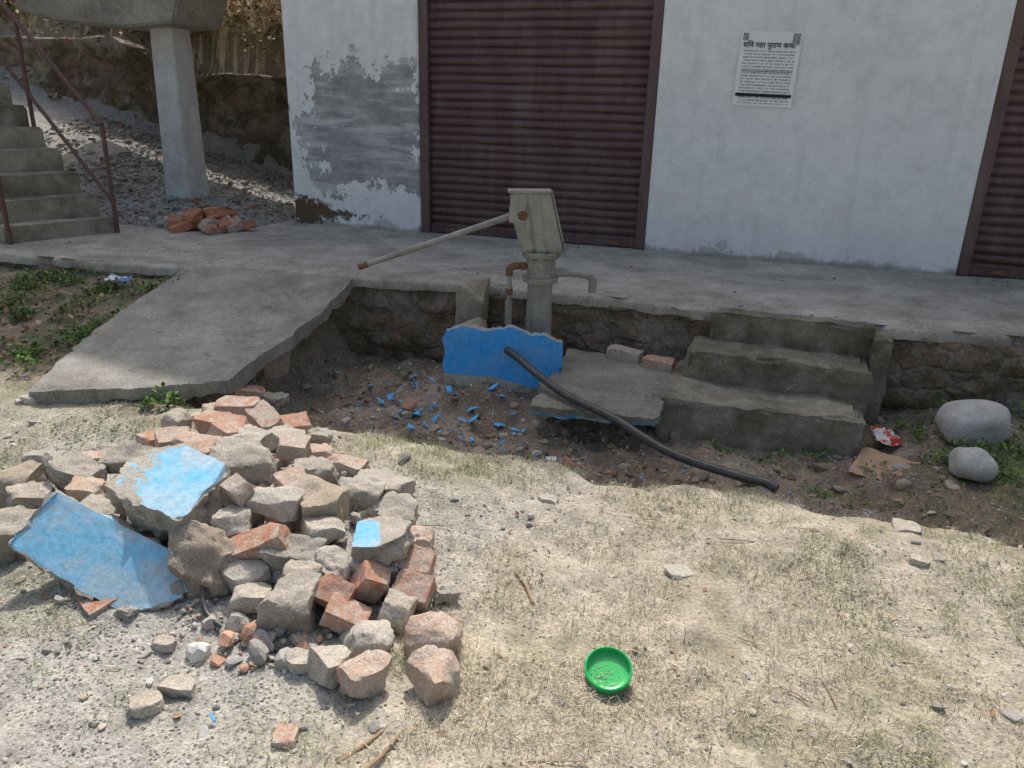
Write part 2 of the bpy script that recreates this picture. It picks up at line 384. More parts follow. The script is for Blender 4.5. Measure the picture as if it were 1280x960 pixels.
X,Y=pick(9000,-9.5,-4.95,6.0,9.4,lambda x,y:np.ones_like(x)*.8,12);n=len(X);sz=np.clip(.012+.010*np.random.default_rng(13).pareto(2.4,n),0,.06)
scatter('gravel_heap',np.stack([X,Y,H(X,Y)],1),sz,stonecol(n,14,.9),MV,1,.6,15)
pf=lambda x,y:np.clip(zones(x,y)[0]*(.35+.65*np.exp(-((y-3.45)/.25)**2))*(.5+.6*fbm(x*2.2,y*2.2,0,91,2)),0,1)*(y<5.05)
X,Y=pick(7000,-3.2,1.6,3.2,5.05,pf,61);n=len(X);r=np.random.default_rng(62)
cl=np.array([(.29,.22,.16),(.36,.285,.21),(.22,.165,.12),(.40,.32,.245)])[r.integers(0,4,n)]*r.uniform(.8,1.15,(n,1))
bk=r.random(n)<.05;cl[bk]=np.array([.46,.26,.18])
scatter('soil_clods',np.stack([X,Y,H(X,Y)],1),np.clip(.008+.010*r.pareto(2.4,n),0,.05),cl,MV,2,.7,63,chunky=.12)

def blades(name,X,Y,Z,ln,wd,col,seed,lie=.9,mat=MGR):
    r=np.random.default_rng(seed);n=len(X);a=r.uniform(0,6.28,n);tilt=np.clip(r.normal(lie,.35,n),.1,1.5)
    dx,dy=np.cos(a)*np.sin(tilt),np.sin(a)*np.sin(tilt);dz=np.cos(tilt)
    px,py=-np.sin(a)*wd,np.cos(a)*wd
    b0=np.stack([X-px,Y-py,Z-.002],1);b1=np.stack([X+px,Y+py,Z-.002],1)
    mx,my,mz=X+dx*ln*.55,Y+dy*ln*.55,Z+dz*ln*.6
    m0=np.stack([mx-px*.7,my-py*.7,mz],1);m1=np.stack([mx+px*.7,my+py*.7,mz],1)
    t=np.stack([X+dx*ln+r.normal(0,.15,n)*ln,Y+dy*ln+r.normal(0,.15,n)*ln,Z+dz*ln*.75+.001],1)
    P=np.stack([b0,b1,m0,m1,t],1).reshape(-1,3);o=(np.arange(n)*5)[:,None]
    Fq=np.concatenate([o+np.array([[0,1,3]]),o+np.array([[0,3,2]]),o+np.array([[2,3,4]])],0)
    return mesh_obj(name,P,Fq,mat,False,np.repeat(col,5,axis=0))
def gd(x,y):
    pit,left,grav,grass,back,hill,n,n2,rd=zones(x,y)
    cl=ss(-.55,.35,fbm(x*4.5,y*4.5,0,51,3))*(.45+.55*ss(-.4,.3,n))
    mound=np.exp(-((x+1.8)/.65)**2-((y-2.35)/.7)**2)
    return np.clip((grass*1.25+grav*.45*ss(-.1,.5,n)+.45*pit*rd+.15*left)*cl*(1-mound),0,1)
X,Y=pick(330000,-3.5,2.6,1.0,4.6,gd,20);n=len(X);r=np.random.default_rng(21)
base=np.array([(.60,.54,.40),(.50,.44,.31),(.68,.62,.48),(.40,.34,.23)])[r.integers(0,4,n)]*r.uniform(.8,1.12,(n,1))
gn=fbm(X*1.6,Y*1.6,0,61,3);gm=(r.random(n)<np.clip(.18+.6*gn+.5*ss(.4,1.2,X)*ss(2.3,3.1,Y)+.5*(X<-.9),0,.9))
base[gm]=np.array([(.21,.24,.10)])*r.uniform(.7,1.5,(gm.sum(),1))
blades('dry_grass',X,Y,H(X,Y),r.uniform(.016,.058,n),r.uniform(.0006,.0015,n),base,22,lie=1.0)

def leaves(name,spots,seed,col=((.10,.18,.04),(.16,.25,.06),(.07,.14,.035)),lw=.5,up=1.0):
    r=np.random.default_rng(seed);Ps=[];Cs=[]
    for (cx,cy,rr,hh,nn,ls) in spots:
        a=r.uniform(0,6.28,nn);d=rr*np.sqrt(r.random(nn));XX=cx+d*np.cos(a);YY=cy+d*np.sin(a);ZZ=H(XX,YY)+hh*r.random(nn)*(1-.6*d/rr)
        for i in range(nn):
            L=ls*r.uniform(.6,1.3);q=r.uniform(0,6.28);tl=r.normal(.2,.5)
            u=V((math.cos(q)*math.cos(tl),math.sin(q)*math.cos(tl),math.sin(tl)));s=u.cross(V((0,0,1))).normalized()*L*lw*.5
            p=V((XX[i],YY[i],ZZ[i]));up_=V((0,0,L*.12))
            Ps+= [p,p+u*L*.45+s+up_,p+u*L,p+u*L*.45-s+up_]
            k=col[r.integers(0,len(col))];f=r.uniform(.7,1.3);Cs+=[[k[0]*f,k[1]*f,k[2]*f]]*4
    n=len(Ps)//4;o=(np.arange(n)*4)[:,None]
    return mesh_obj(name,[p[:] for p in Ps],np.concatenate([o+np.array([[0,1,2]]),o+np.array([[0,2,3]])],0),MGR,False,np.array(Cs))
sp=[(-3.12,3.22,.12,.12,130,.045),(-3.05,2.72,.18,.06,90,.022),(-3.3,2.85,.18,.06,80,.022),(-2.6,3.2,.1,.05,30,.03),(-2.75,3.3,.12,.06,50,.03)]
r=np.random.default_rng(30)
for i in range(130): sp.append((r.uniform(-7.0,-4.1),r.uniform(3.2,4.62),r.uniform(.06,.22),r.uniform(.05,.16),40,.042))
for i in range(54): sp.append((r.uniform(.85,2.4),r.uniform(4.0,5.2),r.uniform(.06,.16),r.uniform(.05,.17),45,.034))
for i in range(36): sp.append((r.uniform(-.1,1.9),r.uniform(3.4,4.35),r.uniform(.04,.12),r.uniform(.02,.06),34,.022))
for i in range(30): sp.append((r.uniform(.4,1.9),r.uniform(2.2,3.5),r.uniform(.04,.10),r.uniform(.01,.03),24,.012))
for i in range(20): sp.append((r.uniform(-2.2,-.9),r.uniform(1.1,1.8),r.uniform(.04,.12),.015,30,.009))
sp+=[(-2.55,4.75,.15,.08,40,.03),(-.12,4.28,.06,.05,26,.03),(.42,4.3,.1,.06,50,.035),(.2,4.25,.1,.05,40,.03),(.62,4.75,.06,.1,30,.035),(-2.7,4.6,.1,.1,30,.03)]
leaves('weeds',sp,31)
sp=[]
for i in range(90): sp.append((r.uniform(-6.8,-3.6),r.uniform(3.2,4.7),.15,.03,8,.055))
for i in range(60): sp.append((r.uniform(-3.0,1.6),r.uniform(3.5,5.0),.15,.01,4,.04))
for i in range(80): sp.append((r.uniform(-2.6,1.8),r.uniform(1.2,3.4),.2,.008,2,.028))
for i in range(60): sp.append((r.uniform(-8,-4.9),r.uniform(6.0,9.3),.3,.03,6,.07))
leaves('fallen_leaves',sp,32,((.30,.17,.10),(.40,.25,.15),(.22,.14,.09),(.46,.34,.22)),.55)
sp=[]
for i in range(520): sp.append((r.uniform(-16,-4.5),r.uniform(9.75,15),r.uniform(.2,.6),r.uniform(.15,.7),45,.11))
for i in range(26): sp.append((r.uniform(-9,-5),r.uniform(9.6,9.75),.2,.2,40,.07))
leaves('hillside_brush',sp,33,((.15,.14,.06),(.28,.19,.10),(.38,.28,.16),(.10,.12,.05),(.44,.33,.21)),.5)

# ---------------------------------------------------------------- building
bld=empty('shop_building',(0,0,0))
WY=7.2
box('wall_left_bay',-4.85,-3.38,WY,WY+.25,.25,2.85,MW,bld,.012)
box('wall_middle_bay',-1.09,1.52,WY,WY+.25,.25,2.85,MW,bld,.012)
box('wall_right_bay',3.85,6.5,WY,WY+.25,.25,2.85,MW,bld,.012)
box('wall_upper_band',-4.853,6.503,WY-.004,WY+.25,2.852,3.15,MW,bld)
box('wall_side',-4.85,-4.62,WY+.255,11,.25,3.15,MW,bld)
box('wall_back',-4.6,6.5,10.8,11,.25,3.15,MW,bld)
box('wall_side_right',6.3,6.5,WY+.255,10.79,.25,3.15,MW,bld)
box('shade_storey_slab',-9.2,7.0,WY-.06,10.1,3.153,3.30,MPLAT,bld)  # unseen slab, extended left beyond the walls to shade ramp and stairs
box('shade_storey',-9.0,6.8,WY+.02,10.0,3.303,5.25,MW,bld)  # unseen added storey; height and left overhang chosen for the shade it casts
box('shade_storey_roof',-9.2,7.0,WY-.04,10.1,5.253,5.40,MPLAT,bld)  # unseen roof topping the added shade block, sets the ground shadow edge
box('rear_roof',-4.8,7.0,10.12,11.2,3.153,3.30,MPLAT,bld)
for i,xw in enumerate((-7.4,-4.2,-1.2,1.8,4.8)): box('shade_storey_window_%d'%(i+1),xw-.5,xw+.5,WY-.012,WY+.03,3.9,4.9,MSH,bld)  # windows dressing the added shade storey, out of view
def shutter(x0,x1,nm):
    pitch=.078;vs=[];fs=[];z=.43;prof=[]
    while z<2.85:
        for (dz,dy) in ((0,.0),(.006,-.013),(.02,-.021),(.04,-.0235),(.056,-.019),(.066,-.009),(.070,.006),(.076,.007)):
            prof.append((z+dz,dy))
        z+=pitch
    N=24
    xs=np.linspace(x0,x1,N)
    for i,xx in enumerate(xs):
        sag=.006*math.sin(i*.9)+.004*math.sin(i*2.3)
        for j,(zz,yy) in enumerate(prof): vs.append((xx,WY+.10+yy+sag+.004*math.sin(i*.5+(j//8)*1.7),zz+.002*math.sin(i*.7+(j//8))))
    M=len(prof)
    for i in range(N-1):
        for j in range(M-1): fs.append((i*M+j,(i+1)*M+j,(i+1)*M+j+1,i*M+j+1))
    mesh_obj(nm,vs,fs,MSH,True,parent=bld,sharp=50)
    box(nm+'_bottom_rail',x0,x1,WY+.05,WY+.115,.405,.475,MSH,bld)
    box(nm+'_guide_left',x0-.055,x0+.035,WY+.02,WY+.065,.402,2.85,MSH,bld,.004)
    box(nm+'_guide_right',x1-.035,x1+.055,WY+.02,WY+.065,.402,2.85,MSH,bld,.004)
    for xx in (x0+.25,x1-.25): box(nm+'_latch',xx-.06,xx+.06,WY+.035,WY+.048,.42,.46,MRUST,bld,.003)
shutter(-3.32,-1.15,'shutter')
shutter(1.58,3.79,'shutter_b')

def m_poster():
    t=NT('poster_paper');o=t.tc.outputs['Object'];p=t.sep(o)
    lines=t.math('GREATER_THAN',t.math('FRACT',t.math('MULTIPLY',p[2],42)),.45)
    w=t.math('GREATER_THAN',t.noise(1,2,co=t.mapped((130,1,42))),.47)
    inx=t.math('LESS_THAN',t.math('ABSOLUTE',p[0]),.205)
    a=t.math('LESS_THAN',p[2],.15);b=t.math('GREATER_THAN',p[2],-.27)
    m=t.math('MULTIPLY',t.math('MULTIPLY',lines,w),t.math('MULTIPLY',inx,t.math('MULTIPLY',a,b)))
    c=t.mix(t.math('MULTIPLY',m,.7),(.90,.90,.91),(.10,.10,.12));t.col(c);t.R(.7);return t.m
po=empty('paper_poster',(-.20,WY-.006,1.975));po.rotation_euler=(0,rad(1.5),0)
vs=[];fs=[]
for j in range(13):
    for i in range(11):
        X=-.24+.048*i;Z=-.29+.58*j/12
        vs.append((X,-.004-.006*abs(float(vn(X*9,Z*9,0,3)))-(.018 if (i==10 and j==0) else 0),Z))
for j in range(12):
    for i in range(10): fs.append((j*11+i,j*11+i+1,(j+1)*11+i+1,(j+1)*11+i))
mesh_obj('sheet',vs,fs,m_poster(),True,parent=po)
INK=m_flat('ink',(.03,.03,.035),.8);
def txt(s,size,loc,parent,mat=INK):
    cu=bpy.data.curves.new('text','FONT');cu.body=s;cu.size=size;cu.align_x='CENTER';ob=bpy.data.objects.new('lettering',cu);LINK(ob)
    ob.rotation_euler=(rad(90),0,0);ob.location=loc;ob.parent=parent;cu.materials.append(mat);cu.extrude=.0003;cu.offset=.0008
txt('शिव महा पुराण कथा',.056,(-.01,-.0125,.165),po)
box('footer_band',-.225,.225,-.0132,-.0120,-.215,-.19,INK,po,0)
box('rule',-.20,.20,-.0132,-.0120,-.02,-.016,INK,po,0)
MPG=m_flat('print_grey',(.12,.12,.13),.8,(.5,.5,.5),60)
box('picture_left',-.222,-.180,-.0132,-.012,.215,.27,MPG,po,0)
box('picture_right',.170,.225,-.0132,-.012,.19,.275,MPG,po,0)

# ---------------------------------------------------------------- platform
edge=[(-6.5,4.60),(-5.47,4.65),(-4.73,4.72),(-4.22,4.79),(-2.91,5.02),(-2.03,5.19),(-1.01,5.19),(-.28,5.14),(.69,5.15),(1.56,5.22),(3,5.3),(6.8,5.4)]
ex=np.array([p[0] for p in edge]);ey=np.array([p[1] for p in edge])
S=np.concatenate([np.arange(-6.5,2.4,.025),np.linspace(2.4,6.8,40)])
E=np.interp(S,ex,ey)
rows=[]
chip=np.clip(fbm(S*3.2,S*0,0,71,4)-.15,0,1)*.10
for t in np.linspace(1,0,36)[:-1]:
    Yb=E*(1-t)+7.35*t;Yb=np.where(S<-5.0,E*(1-t)+(6.25)*t,Yb)
    rows.append(np.stack([S,Yb,.4+.005*fbm(S*2.5,Yb*2.5,0,81,4)-.004],1))
lip=E+chip
rows.append(np.stack([S,lip+.05,.4+.003*fbm(S*5,S*0,0,82,3)],1))
rows.append(np.stack([S,lip+.015,.395-.02*chip/.1+.004*fbm(S*15,S*0,0,85,3)],1))
rows.append(np.stack([S,lip+.004*fbm(S*20,S*0,0,83,3),.378-.02*chip/.1],1))
rows.append(np.stack([S,lip+.006*fbm(S*18,S*0,0,84,3),.325+.008*fbm(S*12,S*0,0,86,3)],1))
top=len(rows)
for zz in np.linspace(.315,-.40,24):
    rows.append(np.stack([S,E+.035+.024*fbm(S*7,S*0+zz*11,0,91,4,.65)+.02*vn(S*3,S*0+zz*9,0,95),np.full_like(S,zz)],1))
P=np.concatenate(rows);M=len(S);ii=np.arange(len(P)).reshape(len(rows),M)
F=np.stack([ii[:-1,:-1].ravel(),ii[1:,:-1].ravel(),ii[1:,1:].ravel(),ii[:-1,1:].ravel()],1)
plat=mesh_obj('concrete_platform',P,F,MPLAT,True,sharp=50)
plat.data.materials.append(MMAS)
mi=np.zeros(len(F),dtype=np.int32);mi[(top-1)*(M-1):]=1;plat.data.polygons.foreach_set('material_index',mi)
def onplat(x,y): return np.clip(.15+.8*np.exp(-((y-7.12)/.10)**2)+.5*np.exp(-((y-5.25)/.12)**2)+.4*(x<-4.3)*ss(-.2,.5,fbm(x*2,y*2,0,7,3)),0,1)
X,Y=pick(5200,-6.3,3,5.0,7.17,onplat,70);k=Y>np.interp(X,ex,ey)+.09;k&=~((X<-4.95)&(Y>6.1));X=X[k];Y=Y[k];n=len(X);r=np.random.default_rng(71)
scatter('platform_grit',np.stack([X,Y,.398+X*0],1),np.clip(.003+.003*r.pareto(2.5,n),0,.018),stonecol(n,72,.85),MV,1,.5,73)

def quadplate(name,c00,c10,c11,c01,th,mat,nu=40,nv=50,jit=.02,bow=0,parent=None,ext=None,und=.006,seed=0):
    c00,c10,c11,c01=[np.array(c,float) for c in (c00,c10,c11,c01)]
    U,W=np.meshgrid(np.linspace(0,1,nu),np.linspace(0,1,nv));U=U[...,None];W=W[...,None]
    P=c00*(1-U)*(1-W)+c10*U*(1-W)+c11*U*W+c01*(1-U)*W
    ctr=(c00+c10+c11+c01)/4
    edge=np.maximum(abs(U-.5),abs(W-.5))*2
    d=P-ctr;dn=d/np.maximum(1e-6,np.linalg.norm(d,axis=2,keepdims=True));dn[...,2]=0
    nz=fbm(P[...,0]*9,P[...,1]*9,P[...,2]*9,seed+5,4,.6)[...,None]
    P=P+dn*jit*nz*ss(.8,1,edge)
    P=P+dn*bow*ss(.6,1,edge)*(1-(np.minimum(abs(U-.5),abs(W-.5))*2)**2)
    P[...,2]+=und*fbm(P[...,0]*3,P[...,1]*3,0,seed+9,4)-.006*ss(.93,1,edge[...,0])
    n=nu*nv;Bt=P.copy();Bt[...,2]-=th*(1+.25*fbm(P[...,0]*8,P[...,1]*8,0,seed+15,3))
    V_=np.concatenate([P.reshape(-1,3),Bt.reshape(-1,3)]);ii=np.arange(n).reshape(nv,nu)
    F=[np.stack([ii[:-1,:-1].ravel(),ii[:-1,1:].ravel(),ii[1:,1:].ravel(),ii[1:,:-1].ravel()],1)]
    F.append(F[0][:,::-1]+n)
    ring=list(ii[0,:])+list(ii[1:,-1])+list(ii[-1,:-1][::-1])+list(ii[1:-1,0][::-1])
    ring=np.array(ring);nx_=np.roll(ring,-1);F.append(np.stack([ring,ring+n,nx_+n,nx_],1))
    e=None
    if ext=='side':
        e=np.zeros((2*n,3));e[n:,0]=.95;e[:n,0]=-.4
    return mesh_obj(name,V_,np.concatenate(F),mat,True,parent=parent,extra=e,sharp=45)
quadplate('concrete_ramp',(-3.86,2.99,.065),(-2.87,3.48,.115),(-2.90,5.00,.415),(-4.24,4.80,.415),.085,MSLAB,60,70,.025,.06,seed=2)
quadplate('drain_slab',(-1.20,3.97,.015),(-.47,4.10,-.005),(-.44,5.02,.03),(-1.25,5.08,.04),.05,m_concrete('slab_blue_edge',(.42,.39,.33),(.31,.28,.23),paint=(.06,.26,.40),moss=.3,stain=.3),40,50,.03,ext='side',seed=4)

st=empty('concrete_steps',(0,0,0))
def rough_box(name,x0,x1,y0,y1,z0,z1,mat,parent,amp=.012,seed=0,nose=.014):
    bm=bmesh.new();bmesh.ops.create_cube(bm,size=1);bmesh.ops.subdivide_edges(bm,edges=bm.edges[:],cuts=21,use_grid_fill=True)
    v=np.array([q.co[:] for q in bm.verts]);f=np.array([[a.index for a in p.verts] for p in bm.faces]);bm.free()
    v=np.sign(v)*.5*(1-(1-np.abs(v)*2)**1.4)
    P=np.array([(x0+x1)/2,(y0+y1)/2,(z0+z1)/2])+v*np.array([x1-x0,y1-y0,z1-z0])
    cor=(np.sum(np.abs(v)>.47,axis=1)>=2)
    cw=np.clip(.6+1.6*fbm(P[:,0]*6,P[:,1]*6,P[:,2]*6,seed+40,3),.2,3)
    P=P-np.sign(v)*nose*(cor*cw)[:,None]
    for k in range(3): P[:,k]+=amp*fbm(P[:,0]*7+k*31,P[:,1]*7,P[:,2]*7,seed+k*3,4,.6)*(np.abs(v[:,k])>.49)
    return mesh_obj(name,P,f,mat,True,parent=parent,sharp=50)
rough_box('lower_step',-.50,.64,4.37,5.2,-.40,.03,MSTEP,st,.018,1)
rough_box('middle_step',-.39,.68,4.74,5.21,-.2,.22,MSTEP,st,.018,5)
rough_box('side_wall',.685,.80,4.95,5.25,-.3,.36,MSTEP,st,.018,9)
rough_box('top_step',-.29,.70,5.06,5.22,.0,.405,MSTEP,st,.014,13)

# ---------------------------------------------------------------- left staircase
sc=empty('staircase',(0,0,0))
A=V((-5.98,5.90,.33));dirv=V((-.97,.22,0));e_=V((-.30,-.90,0))
bm=bmesh.new()
for k in range(13):
    p=A+dirv*.25*k;z0=A.z-.5+.12*k;z1=A.z+.2*(k+1)
    q=[p,p+e_*1.05,p+e_*1.05+dirv*.33,p+dirv*.33]
    j=lambda:random.uniform(-.012,.012)
    lo=[bm.verts.new((a.x,a.y,z0)) for a in q];hi=[bm.verts.new((a.x+j(),a.y+j(),z1+j())) for a in q]
    bm.faces.new(hi);bm.faces.new(lo[::-1])
    for i in range(4): bm.faces.new((lo[i],lo[(i+1)%4],hi[(i+1)%4],hi[i]))
bmesh.ops.recalc_face_normals(bm,faces=bm.faces[:]);bmesh.ops.bevel(bm,geom=[e for e in bm.edges],offset=.018,segments=2,affect='EDGES')
bm_obj('flight',bm,m_concrete('stair_concrete',(.46,.41,.33),(.32,.28,.215),moss=.8,mossc=(.15,.13,.09)),sc,sharp=40)
def rail(base,nm):
    r_=empty(nm);b=V(base);sl=V((-.97,.22,.80))
    for k in range(4):
        p=b+sl*(1.15*k);tube('post_%d'%(k+1),[p,p+V((0,0,1.0))],.020,MRAIL,r_)
    tube('top_rail',[b+V((0,0,1.0)),b+V((0,0,1.0))+sl*3.6],.022,MRAIL,r_)
    tube('lower_rail',[b+V((0,0,.30)),b+V((0,0,.42))+sl*3.6],.018,MRAIL,r_)
rail((-5.95,5.86,.38),'metal_railing');rail((-6.25,4.97,.36),'metal_railing.001')

cn=empty('concrete_canopy')
bm=bmesh.new();prev=None
for a,b,c_,d_,z_ in [(-6.77,-6.38,7.40,7.79,.2),(-6.74,-6.41,7.43,7.77,.75),(-6.72,-6.42,7.46,7.76,2.34)]:
    q=[bm.verts.new(p) for p in ((a,c_,z_),(b,c_,z_),(b,d_,z_),(a,d_,z_))]
    if prev:
        for i in range(4): bm.faces.new((prev[i],prev[(i+1)%4],q[(i+1)%4],q[i]))
    else: bm.faces.new(q[::-1])
    prev=q
bm.faces.new(prev)
bmesh.ops.bevel(bm,geom=[e for e in bm.edges if abs(e.verts[0].co.z-e.verts[1].co.z)>.1],offset=.012,segments=2,affect='EDGES')
bm_obj('column',bm,MCOL,cn,sharp=40)
bm=bmesh.new()
prof=[(-8.25,2.50),(-7.7,2.38),(-6.85,2.32),(-6.15,2.36),(-5.98,2.75),(-5.95,3.1),(-8.3,3.1)]
fr=[bm.verts.new((a,7.18,b)) for a,b in prof];bk=[bm.verts.new((a,7.95,b)) for a,b in prof]
bm.faces.new(fr[::-1]);bm.faces.new(bk)
for i in range(len(prof)): bm.faces.new((fr[i],fr[(i+1)%7],bk[(i+1)%7],bk[i]))
bmesh.ops.recalc_face_normals(bm,faces=bm.faces[:]);bmesh.ops.bevel(bm,geom=bm.edges[:],offset=.02,segments=2,affect='EDGES')
bm_obj('canopy_slab',bm,MPLAT,cn,sharp=40)

def retwall(name,x0,x1,y,z0,ztop,th):
    U=np.linspace(x0,x1,170);rows=[]
    zt=np.array([ztop(a) for a in U])+.03*fbm(U*2,U*0,0,5,4)
    for t in np.linspace(0,1,40):
        Z=z0+(zt-z0)*t;rows.append(np.stack([U,y+.05*fbm(U*3,Z*5,0,7,4,.6)+.1*t-.07*(Z>zt-.14)+.05*(Z>zt-.55),Z],1))
    rows.append(np.stack([U,np.full_like(U,y+.13),zt+.02],1));rows.append(np.stack([U,np.full_like(U,y+th),zt+.01],1));rows.append(np.stack([U,np.full_like(U,y+th),np.full_like(U,z0)],1))
    P=np.concatenate(rows);M=len(U);ii=np.arange(len(P)).reshape(-1,M)
    F=np.stack([ii[:-1,:-1].ravel(),ii[:-1,1:].ravel(),ii[1:,1:].ravel(),ii[1:,:-1].ravel()],1)
    return mesh_obj(name,P,F,MRET,True,sharp=50)
retwall('retaining_wall',-14,-4.9,9.45,.1,lambda a:1.93+.45*(1-float(ss(-9.2,-8.2,a))),.4)

# ---------------------------------------------------------------- hunks
_cache={}
def cubegrid(c):
    if c not in _cache:
        bm=bmesh.new();bmesh.ops.create_cube(bm,size=1);bmesh.ops.subdivide_edges(bm,edges=bm.edges[:],cuts=c,use_grid_fill=True)
        _cache[c]=(np.array([q.co[:] for q in bm.verts]),np.array([[a.index for a in p.verts] for p in bm.faces]));bm.free()
    return _cache[c]
cnt={}
def hunk(kind,loc,size,rot=(0,0,0),parent=None,seed=None,paint=False,cuts=11,name=None,mat=None,pn=0):
    k=cnt.get('s',0)+1;cnt['s']=k
    r=np.random.default_rng(1000+k if seed is None else seed)
    v0,f=cubegrid(cuts);sz=np.array(size,float);v=v0*sz
    chips,lo,hi,rough={'brick':(6,.76,.95,.0035),'pink':(12,.55,.88,.006),'stone':(12,.52,.86,.005),'concrete':(11,.58,.90,.010),'river':(0,1,1,.006)}[kind]
    if paint: lo,hi,chips=.66,.93,11
    if kind=='river':
        u=v0/np.linalg.norm(v0,axis=1,keepdims=True);v=u*sz*.5*(1-.10*(np.abs(u)**4).sum(1,keepdims=True))
    for i in range(chips):
        n=r.normal(size=3)
        if paint: n[2]*=.3
        n/=np.linalg.norm(n);sup=np.abs(n*sz).sum()*.5;d=sup*r.uniform(lo,hi);q=np.maximum(0,v@n-d);v=v-q[:,None]*n
    m=float(sz.min());n3=fbm(v[:,0]/m*2+k,v[:,1]/m*2,v[:,2]/m*2,k,4,.65)
    if kind=='river': n3=fbm(v[:,0]/m*1.6+k,v[:,1]/m*1.6,v[:,2]/m*1.6,k,2,.4)*2
    u=v/np.maximum(1e-6,np.linalg.norm(v,axis=1,keepdims=True));amp=rough*(m/.06)**.6
    w=np.ones(len(v))
    ext=np.zeros((len(v),3))
    if paint:
        topm=(v0[:,2]>.499);w=np.where(topm,.12,1.4);
        ed=np.maximum(abs(v0[:,0]),abs(v0[:,1]))*2
        sd=v0[:,0]+.3*v0[:,1]
        ext[:,0]=np.where(topm,1.12-.5*ss(.70,1,ed)-abs(pn)*ss(-.1,.25,sd if pn>0 else -sd),-.3)
        v[:,:2]*=1+(.06*fbm(v[:,0]*14,v[:,1]*14,0,k+3,3))[:,None]*ss(.6,1,ed)[:,None]
    v=v+u*(n3*amp*w)[:,None]
    mat=mat or {'brick':MB,'pink':MP,'stone':MS,'concrete':MC,'river':MR}[kind]
    if paint: mat=MCB if paint is True else paint
    nm=name or {'brick':'brick','pink':'brick_chunk','stone':'stone','concrete':'concrete_chunk','river':'river_boulder'}[kind]
    ob=mesh_obj(nm,v,f,mat,True,parent=parent,extra=ext,sharp=(None if kind=='river' else 38))
    ob.location=loc;ob.rotation_euler=tuple(rad(a) for a in rot);return ob

pile=empty('rubble_pile')
h=lambda k,l,s,ro=(0,0,0),**kw:hunk(k,l,s,ro,parent=pile,**kw)
h('concrete',(-2.03,1.76,.135),(.70,.28,.095),(36,19,2),paint=True,cuts=26,seed=12)
h('concrete',(-2.00,2.03,.26),(.46,.32,.15),(10,6,-6),paint=True,cuts=22,pn=-.7,seed=31)
h('concrete',(-1.73,1.87,.13),(.32,.20,.17),(30,30,-20),cuts=18,mat=MCBR)
h('concrete',(-1.87,2.31,.28),(.25,.19,.12),(10,5,10));h('brick',(-1.81,2.55,.25),(.12,.11,.07),(5,8,20))
h('stone',(-1.60,2.12,.24),(.18,.12,.10),(5,10,5));h('brick',(-1.72,2.10,.23),(.20,.10,.075),(10,68,75))
h('stone',(-1.70,1.99,.19),(.13,.12,.11),(0,0,30));h('brick',(-1.57,1.94,.17),(.235,.10,.075),(15,-22,22))
h('stone',(-1.49,2.24,.16),(.23,.22,.22),(10,0,20),mat=MCBR);h('concrete',(-1.44,1.98,.13),(.18,.14,.12),(15,12,10))
h('stone',(-1.56,1.86,.10),(.14,.11,.09),(5,5,-15));h('stone',(-1.49,1.80,.06),(.12,.11,.10),(0,10,30))
h('concrete',(-1.33,1.79,.08),(.18,.15,.15),(10,10,25));h('concrete',(-1.29,1.98,.11),(.17,.13,.10),(5,20,-5))
h('brick',(-1.15,1.84,.06),(.14,.10,.07),(10,25,15));h('concrete',(-1.17,2.10,.18),(.21,.16,.08),(5,-10,8),paint=True,pn=1.2)
h('concrete',(-1.18,2.06,.08),(.18,.16,.12),(5,5,30))
h('brick',(-1.04,2.14,.10),(.12,.10,.075),(25,5,10));h('brick',(-1.0,2.03,.07),(.125,.10,.08),(30,5,5))
h('brick',(-1.14,1.98,.10),(.10,.08,.11),(20,30,40));h('stone',(-1.0,1.92,.05),(.12,.10,.09),(5,15,10))
h('stone',(-1.04,1.77,.04),(.16,.12,.10),(0,10,25));h('pink',(-.84,1.85,.05),(.18,.13,.12),(5,8,12))
h('pink',(-.77,1.68,.05),(.15,.14,.12),(8,5,50));h('pink',(-.97,1.61,.045),(.14,.12,.11),(5,5,10))
h('stone',(-1.10,1.64,.04),(.10,.14,.09),(5,15,60));h('stone',(-1.18,1.62,.03),(.11,.09,.07),(0,5,15))
h('concrete',(-.92,2.11,.025),(.09,.07,.05),(0,10,40))
h('brick',(-2.33,2.75,.19),(.24,.11,.075),(5,8,12));h('brick',(-2.42,2.98,.18),(.235,.11,.075),(8,-5,5))
h('brick',(-2.24,2.94,.16),(.20,.11,.075),(12,15,-25));h('pink',(-2.24,2.46,.21),(.18,.13,.09),(5,5,20))
h('brick',(-2.44,2.54,.18),(.14,.11,.075),(15,5,50));h('stone',(-2.72,2.88,.10),(.12,.11,.09),(5,5,0))
h('concrete',(-1.46,2.47,.13),(.18,.14,.11),(5,12,15));h('concrete',(-1.43,2.64,.09),(.22,.16,.11),(5,5,-10))
h('concrete',(-1.30,2.45,.08),(.20,.16,.12),(5,5,20));h('pink',(-1.65,2.70,.12),(.22,.10,.08),(0,5,-10))
h('stone',(-2.85,2.08,.09),(.20,.19,.14),(5,0,10),mat=MCBR);h('concrete',(-2.62,2.18,.13),(.22,.16,.13),(5,10,5))
h('concrete',(-2.57,1.80,.07),(.18,.18,.15),(0,10,30));h('concrete',(-2.50,2.35,.15),(.22,.14,.09),(10,5,10))
h('brick',(-2.01,1.66,.03),(.20,.11,.075),(10,5,-25));h('concrete',(-3.03,2.35,.05),(.18,.13,.10),(0,5,20))
h('brick',(-2.86,2.42,.05),(.16,.11,.07),(0,10,60));h('concrete',(-2.32,2.22,.18),(.18,.14,.10),(5,5,50))
h('brick',(-2.12,2.36,.24),(.20,.11,.075),(5,-10,35));h('concrete',(-2.10,2.62,.20),(.20,.15,.10),(5,5,0))
